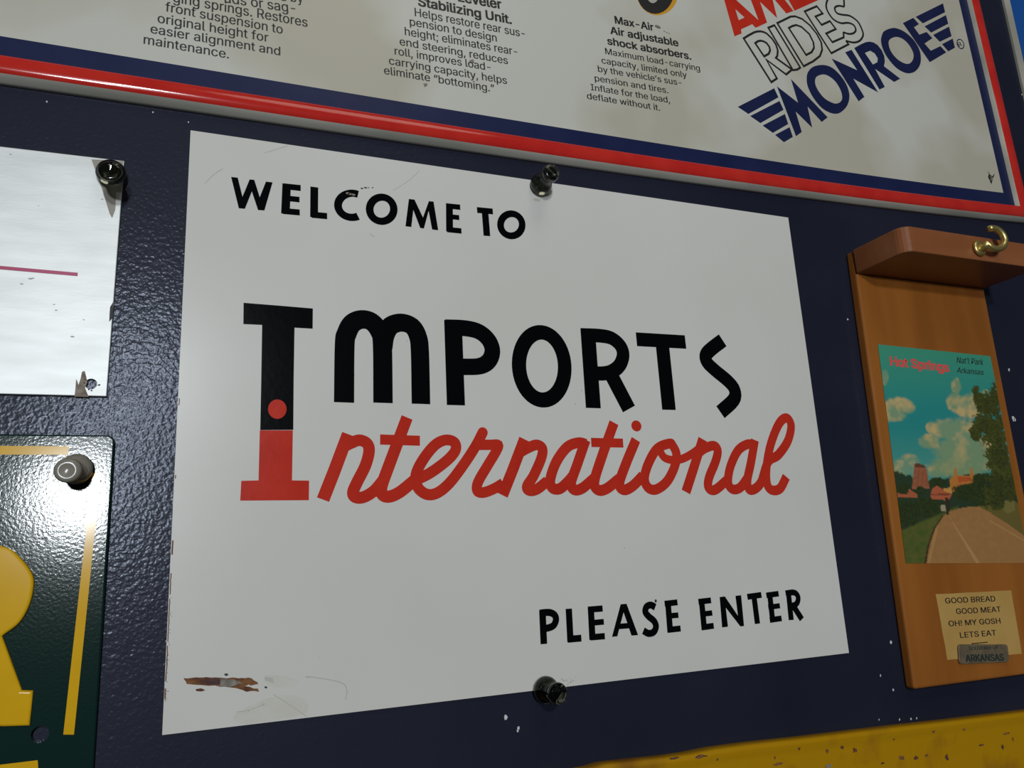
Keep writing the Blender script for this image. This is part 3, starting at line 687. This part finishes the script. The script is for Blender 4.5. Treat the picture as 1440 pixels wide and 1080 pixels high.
# ------------------------------------------------------------------ wooden souvenir plaque
F6 = 5.0
wp = thing('wooden_plaque', 'varnished wooden souvenir plaque with a small shelf, postcard and brass hook, on the right', 'plaque', W3(390, 0, WALL))
bTL, bBL = np.array([343.6, 211.5]), np.array([338.2, -19.6])
b = MB(); slab(b, [bBL, (444.2, -20.6), (444.2, 211.5), bTL], WALL, F6, 'wood')
b.build('back_board', wp, bevel=0.0014)
SO, SZ0, SZ1 = 39.0, 197.5, 211.6
b = MB(); xl = 342.9; xrr = 444.2; rr_ = 6.0
loop = [(xl, F6), (xrr, F6)]+[(xrr-rr_+rr_*math.cos(a), SO-rr_+rr_*math.sin(a)) for a in np.linspace(0, math.pi/2, 6)]+[(xl+rr_-rr_*math.sin(a), SO-rr_+rr_*math.cos(a)) for a in np.linspace(0, math.pi/2, 6)]
n = len(loop)
vs = [W3(x, SZ0, o) for x, o in loop]+[W3(x, SZ1, o) for x, o in loop]
b.add(vs, [list(range(n))[::-1], list(range(n, 2*n))]+[(i, (i+1) % n, (i+1) % n+n, i+n) for i in range(n)], 'wood2')
o = b.build('shelf', wp, bevel=0.0006)
bm = bmesh.new(); bm.from_mesh(o.data); bmesh.ops.recalc_face_normals(bm, faces=bm.faces); bm.to_mesh(o.data); bm.free()
# brass cup hook screwed into the shelf's front edge
hc = mm((1378, 349), SO+1)
b = MB()
lathe(b, hc, [(SO-8, .9), (SO-.1, .9), (SO, 3.6), (SO+.6, 4.6), (SO+1.4, 4.4), (SO+2.0, 3.4), (SO+1.6, 1.4)], 'brass', 24)
b.build('hook_collar', wp, smooth=True)
b = MB(); r0 = 7.0
hp = [(hc[0], hc[1], SO+1), (hc[0], hc[1], SO+5)]
pts = [W3(hc[0], hc[1], SO+.5), W3(hc[0]+.3, hc[1]-.4, SO+3.5)]
for a in np.linspace(-150, 115, 22):
    t = math.radians(a); pts.append(W3(hc[0]+6.6+6.4*math.cos(t)*1.0, hc[1]+4.4+6.0*math.sin(t), SO+5.5+1.0*math.cos(t)))
tube(b, pts, [.0018]*(len(pts)-1)+[.0016], 'brass'); b.build('hook', wp, smooth=True)

# postcard
FP = F6+.25
zc = Zm(1200, 470, 3.175, FP)
cTL, cTR, cBR, cBL = zc([(110, 45), (612, 98), (786, 1022), (235, 1023)])
NU, NV = 150, 210
def vn(x, y, s, seed):
    x, y = x/s, y/s; xi, yi = np.floor(x).astype(int), np.floor(y).astype(int); fx, fy = x-xi, y-yi
    fx, fy = fx*fx*(3-2*fx), fy*fy*(3-2*fy)
    h = lambda i, j: ((np.sin(i*127.1+j*311.7+seed*74.7)*43758.5453) % 1.0)
    return (h(xi, yi)*(1-fx)+h(xi+1, yi)*fx)*(1-fy)+(h(xi, yi+1)*(1-fx)+h(xi+1, yi+1)*fx)*fy
def fbm(x, y, s, seed): return (vn(x, y, s, seed)+.5*vn(x, y, s/2, seed+1)+.25*vn(x, y, s/4, seed+2))/1.75
def lin(r, g, b_): return np.array(srgb(r, g, b_)[:3])
def inpoly(X, Y, P):
    r = np.zeros(X.shape, bool); n = len(P)
    for i in range(n):
        (x1, y1), (x2, y2) = P[i], P[(i+1) % n]
        if y1 == y2: continue
        c = ((y1 > Y) != (y2 > Y)) & (X < (x2-x1)*(Y-y1)/(y2-y1)+x1); r ^= c
    return r
U, V = np.meshgrid(np.linspace(0, 1, NU+1), np.linspace(0, 1, NV+1))
P2 = (1-V)[..., None]*((1-U)[..., None]*cTL+U[..., None]*cTR)+V[..., None]*((1-U)[..., None]*cBL+U[..., None]*cBR)
q = np.einsum('ij,klj->kli', RR, np.stack([P2[..., 0]/1000-CC[0], SH-P2[..., 1]/1000-CC[1], np.full(U.shape, -FP/1000-CC[2])], -1))
X = ((FPX*q[..., 0]/q[..., 2]+720)-1200)*3.175; Y = ((FPX*q[..., 1]/q[..., 2]+540)-470)*3.175
f1 = fbm(X, Y, 60, 1); f2 = fbm(X, Y, 18, 5); f3 = fbm(X, Y, 7, 9)
def mixc(Cc, m, c):
    m = np.clip(m, 0, 1)[..., None]; return Cc*(1-m)+np.array(c)*m
def blobs(L, nz, soft):
    d = np.full(X.shape, 9.0)
    for cx, cy, rx, ry in L: d = np.minimum(d, np.sqrt(((X-cx)/rx)**2+((Y-cy)/ry)**2))
    return np.clip((1-d+nz)/soft, 0, 1)
sky = np.zeros(X.shape+(3,))+lin(70, 178, 168)
sky = mixc(sky, np.clip((Y-80)/250, 0, 1)*.9, lin(38, 160, 185)); sky = mixc(sky, np.clip((Y-420)/250, 0, 1)*.6, lin(110, 190, 190))
C_ = sky
cl = [(205, 320, 70, 42), (160, 345, 50, 50), (245, 330, 38, 30), (180, 365, 70, 28)]
clB = [(460, 235, 24, 42), (452, 300, 38, 48), (505, 320, 62, 60), (560, 320, 40, 50), (590, 268, 26, 24), (405, 425, 70, 52), (470, 440, 95, 75), (340, 480, 55, 38), (480, 520, 140, 80), (560, 540, 90, 90), (585, 485, 40, 40), (345, 415, 22, 30), (470, 590, 150, 60)]
clC = [(250, 570, 55, 38), (205, 610, 65, 60), (365, 615, 35, 30), (140, 190, 18, 40)]
for L, s in ((cl, 1), (clB, 1), (clC, .8)):
    m = blobs(L, (f1-.5)*.35+(f2-.5)*.3, .28)*s
    sh = np.clip((f1-.42)*3.0+(f2-.5)*1.2, 0, 1)
    C_ = C_*(1-m[..., None]*.92)+(m*.92)[..., None]*((sh)[..., None]*lin(226, 208, 160)+(1-sh)[..., None]*lin(140, 182, 160))
cc = np.clip((Y-440)/180, 0, 1)*blobs(clB, 0, .3); C_ = mixc(C_, cc*.7, lin(135, 178, 150))
hill = np.clip((Y-(640+14*np.sin(X/45)-25*(X < 230)*(230-X)/60+(f2-.5)*30))/8, 0, 1); C_ = mixc(C_, hill, lin(46, 72, 58))
C_ = mixc(C_, inpoly(X, Y, [(272, 582), (282, 574), (318, 586), (326, 600), (342, 690), (262, 690)])*1.0, lin(172, 112, 88)); C_ = mixc(C_, inpoly(X, Y, [(272, 582), (282, 574), (320, 586), (322, 598), (274, 592)])*1., lin(110, 75, 62))
strip = inpoly(X, Y, [(276, 600), (322, 606), (338, 680), (266, 680)]) & ((((X-.2*Y)/9) % 1) < .35); C_ = mixc(C_, strip*.5, lin(120, 74, 60))
C_ = mixc(C_, inpoly(X, Y, [(430, 650), (448, 632), (452, 600), (458, 598), (466, 632), (520, 634), (524, 600), (531, 598), (548, 664), (500, 676), (445, 705), (432, 690)])*1., lin(206, 140, 72))
C_ = mixc(C_, inpoly(X, Y, [(466, 634), (520, 636), (530, 655), (470, 662)])*1., lin(200, 104, 58))
C_ = mixc(C_, inpoly(X, Y, [(195, 728), (200, 705), (235, 680), (285, 715), (285, 730)])*1., lin(190, 112, 84))
veg = blobs([(225, 690, 30, 30), (300, 700, 25, 20), (375, 660, 45, 22), (580, 645, 65, 28), (510, 705, 75, 42), (600, 730, 80, 62), (325, 775, 90, 48), (245, 800, 70, 65), (560, 690, 60, 40)], (f2-.5)*.5+(f3-.5)*.4, .15)
C_ = C_*(1-veg[..., None])+veg[..., None]*(lin(30, 50, 30)*(1-f3[..., None]*.6)+lin(74, 96, 48)*(f3[..., None]*.6))
C_ = mixc(C_, inpoly(X, Y, [(345, 715), (352, 690), (375, 676), (400, 692), (438, 700), (440, 716), (425, 742), (350, 738)])*1., lin(196, 112, 86)); C_ = mixc(C_, inpoly(X, Y, [(345, 712), (440, 712), (438, 718), (346, 720)])*.8, lin(120, 70, 55))
C_ = mixc(C_, inpoly(X, Y, [(400, 690), (436, 684), (440, 712), (405, 700)])*1., lin(220, 170, 100))
grass = np.clip((Y-(870-(X-215)*.42+(f2-.5)*14))/10, 0, 1)*(X < 470); C_ = C_*(1-grass[..., None])+grass[..., None]*(lin(66, 102, 50)*(1-f2[..., None])+lin(112, 118, 62)*f2[..., None])
gr = inpoly(X, Y, [(540, 770), (640, 760), (720, 745), (800, 800), (800, 960), (640, 830)]); C_ = mixc(C_, gr*1., lin(116, 112, 66)); 
road = inpoly(X, Y, [(322, 1030), (338, 940), (362, 870), (400, 812), (440, 786), (500, 772), (560, 770), (600, 790), (680, 840), (770, 905), (810, 950), (810, 1030)])
C_ = np.where(road[..., None], lin(176, 138, 96)*(.92+.16*f2[..., None]), C_)
ln = np.abs(X-(450+(Y-850)*.62)) < np.clip((Y-800)/22, 1.2, 9); C_ = mixc(C_, (ln & road & (Y > 800))*.5, lin(214, 180, 136))
ln = np.abs(X-(640+(Y-850)*1.7)) < 7; C_ = mixc(C_, (ln & road & (Y > 830))*.35, lin(214, 180, 136))
ln = np.abs(X-(372+(Y-870)*-.24)) < 5; C_ = mixc(C_, (ln & road & (Y > 850))*.4, lin(214, 180, 136))
kerb = inpoly(X, Y, [(316, 1030), (332, 940), (358, 868), (398, 808), (404, 812), (364, 872), (340, 942), (325, 1030)]); C_ = mixc(C_, kerb*.9, lin(70, 40, 34))
C_ = mixc(C_, inpoly(X, Y, [(408, 730), (424, 728), (432, 770), (424, 808), (416, 806), (418, 770)])*1., lin(60, 54, 40)); C_ = mixc(C_, inpoly(X, Y, [(390, 764), (408, 760), (412, 788), (393, 790)])*1., lin(176, 178, 168))
C_ = mixc(C_, inpoly(X, Y, [(655, 775), (660, 752), (690, 738), (718, 745), (724, 785), (690, 800)])*1., lin(132, 132, 84))
tree = blobs([(548, 250, 16, 20), (566, 285, 28, 30), (605, 320, 60, 60), (650, 280, 46, 60), (585, 400, 52, 52), (548, 440, 30, 35), (635, 440, 60, 80), (650, 540, 60, 90), (675, 640, 70, 90), (625, 720, 50, 60), (700, 700, 40, 50), (640, 760, 40, 26)], (f2-.5)*.8+(f3-.5)*.9, .12)
tc_ = lin(34, 48, 28)*(1-f3[..., None])+lin(96, 110, 50)*f3[..., None]
C_ = C_*(1-tree[..., None])+tree[..., None]*tc_*(.6+.6*f1[..., None])
C_ = C_*np.array([0.84, 0.70, 0.50])
b = MB(); pr = []
idx = lambda i, j: j*(NU+1)+i
vs = [W3(P2[j, i, 0], P2[j, i, 1], FP) for j in range(NV+1) for i in range(NU+1)]
b.add(vs, [(idx(i, j), idx(i, j+1), idx(i+1, j+1), idx(i+1, j)) for j in range(NV) for i in range(NU)], 'photo')
card = b.build('postcard', wp); card['label'] = 'colour postcard of a park road under blue sky'
ca = card.data.color_attributes.new('print', 'FLOAT_COLOR', 'POINT')
ca.data.foreach_set('color', np.concatenate([C_.reshape(-1, 3), np.ones((C_.reshape(-1, 3).shape[0], 1))], 1).astype(np.float32).ravel())
zc.out = FP+.04; b = MB()
text(b, 'Hot Springs', zc, (168, 140), (428, 168), 42, 'pink', bold=0.035)
text(b, "Nat'l Park", zc, (462, 128), (584, 138), 28, 'ink', shear=.35)
text(b, 'Arkansas', zc, (462, 172), (584, 182), 26, 'ink', shear=.35)
b.build('lettering', card)
# paper label and tag
zk = Zm(1310, 820, 8.31, F6+.12); b = MB(); slab(b, jag(zk([(50, 130), (930, 85), (1055, 825), (185, 895)]), .12, 5), F6, F6+.12, 'paper'); lab = b.build('paper_label', wp, tri=True)
zk.out = F6+.17; b = MB()
text(b, 'GOOD BREAD', zk, (165, 238), (748, 212), 68, 'print', bold=.012)
text(b, 'GOOD MEAT', zk, (292, 362), (812, 335), 68, 'print', bold=.012)
text(b, 'OH! MY GOSH', zk, (205, 505), (808, 470), 68, 'print', bold=.012)
text(b, 'LETS EAT', zk, (338, 640), (758, 610), 68, 'print', bold=.012)
stroke(b, zk([(468, 708), (655, 690)]), .45, F6+.17, 'print')
b.build('lettering', lab)
zk.out = F6+1.2; b = MB(); q4 = zk([(315, 715), (892, 715), (912, 925), (330, 950)])
def quad_round(q, r, n=5):
    P = []
    for i in range(4):
        a, c, e = q[i-1], q[i], q[(i+1) % 4]; u = (a-c)/np.linalg.norm(a-c); v = (e-c)/np.linalg.norm(e-c)
        for k in range(n+1):
            t = k/n; P.append((1-t)**2*(c+u*r)+2*t*(1-t)*c+t*t*(c+v*r))
    return P
slab(b, quad_round(q4, 2.0), F6+.1, F6+1.2, 'tag'); tg = b.build('name_tag', wp, bevel=0.0004, tri=True); tg['label'] = 'small worn metal tag reading ARKANSAS'
zk.out = F6+1.26; b = MB()
text(b, 'SOUVENIR OF', zk, (440, 785), (782, 770), 44, 'ink'); text(b, 'ARKANSAS', zk, (405, 917), (845, 905), 84, 'ink', bold=.03)
b.build('lettering', tg)

# ------------------------------------------------------------------ push pins
def pin(base_px, surf, label, m, lean=(0, 0)):
    c = mm(base_px, surf+2.6); o0 = surf
    t = thing('push_pin', label, 'push pin', W3(c[0], c[1], o0), 'push pins holding the signs')
    def P(l): return [(o0+a, r) for a, r in l]
    b = MB(); lathe(b, c, P([(.05, 1.5), (.1, 3.2), (.6, 4.4), (1.5, 5.1), (2.6, 5.35), (3.8, 5.2), (5.0, 4.6), (6.0, 3.8), (6.8, 3.1), (8, 2.8), (9.6, 2.85), (10.8, 3.2), (11.7, 3.75), (12.8, 4.15), (14.0, 4.15), (14.9, 3.8), (15.4, 3.1), (15.3, 2.2), (14.9, 1.0)]), m, lean=lean, o0=o0)
    b.build('head', t, smooth=True)
    b = MB(); lathe(b, c, P([(-5.5, .12), (-4.5, .5), (.2, .5)]), 'steel', 10, lean, o0); b.build('needle', t, smooth=True)
    return t
pin((761, 259), 0, 'smoky push pin on the top edge of the white welcome sign', 'smoke')
pin((768, 970), 0, 'smoky push pin on the bottom edge of the white welcome sign', 'smoke')
pin((155, 238), F2, 'dark push pin in the top corner of the silver metal plate', 'smoke', (0.10, -0.46))
pin((108, 658), F3, 'grey push pin in the top corner of the dark green plate', 'greyplastic', (-0.08, -0.16))
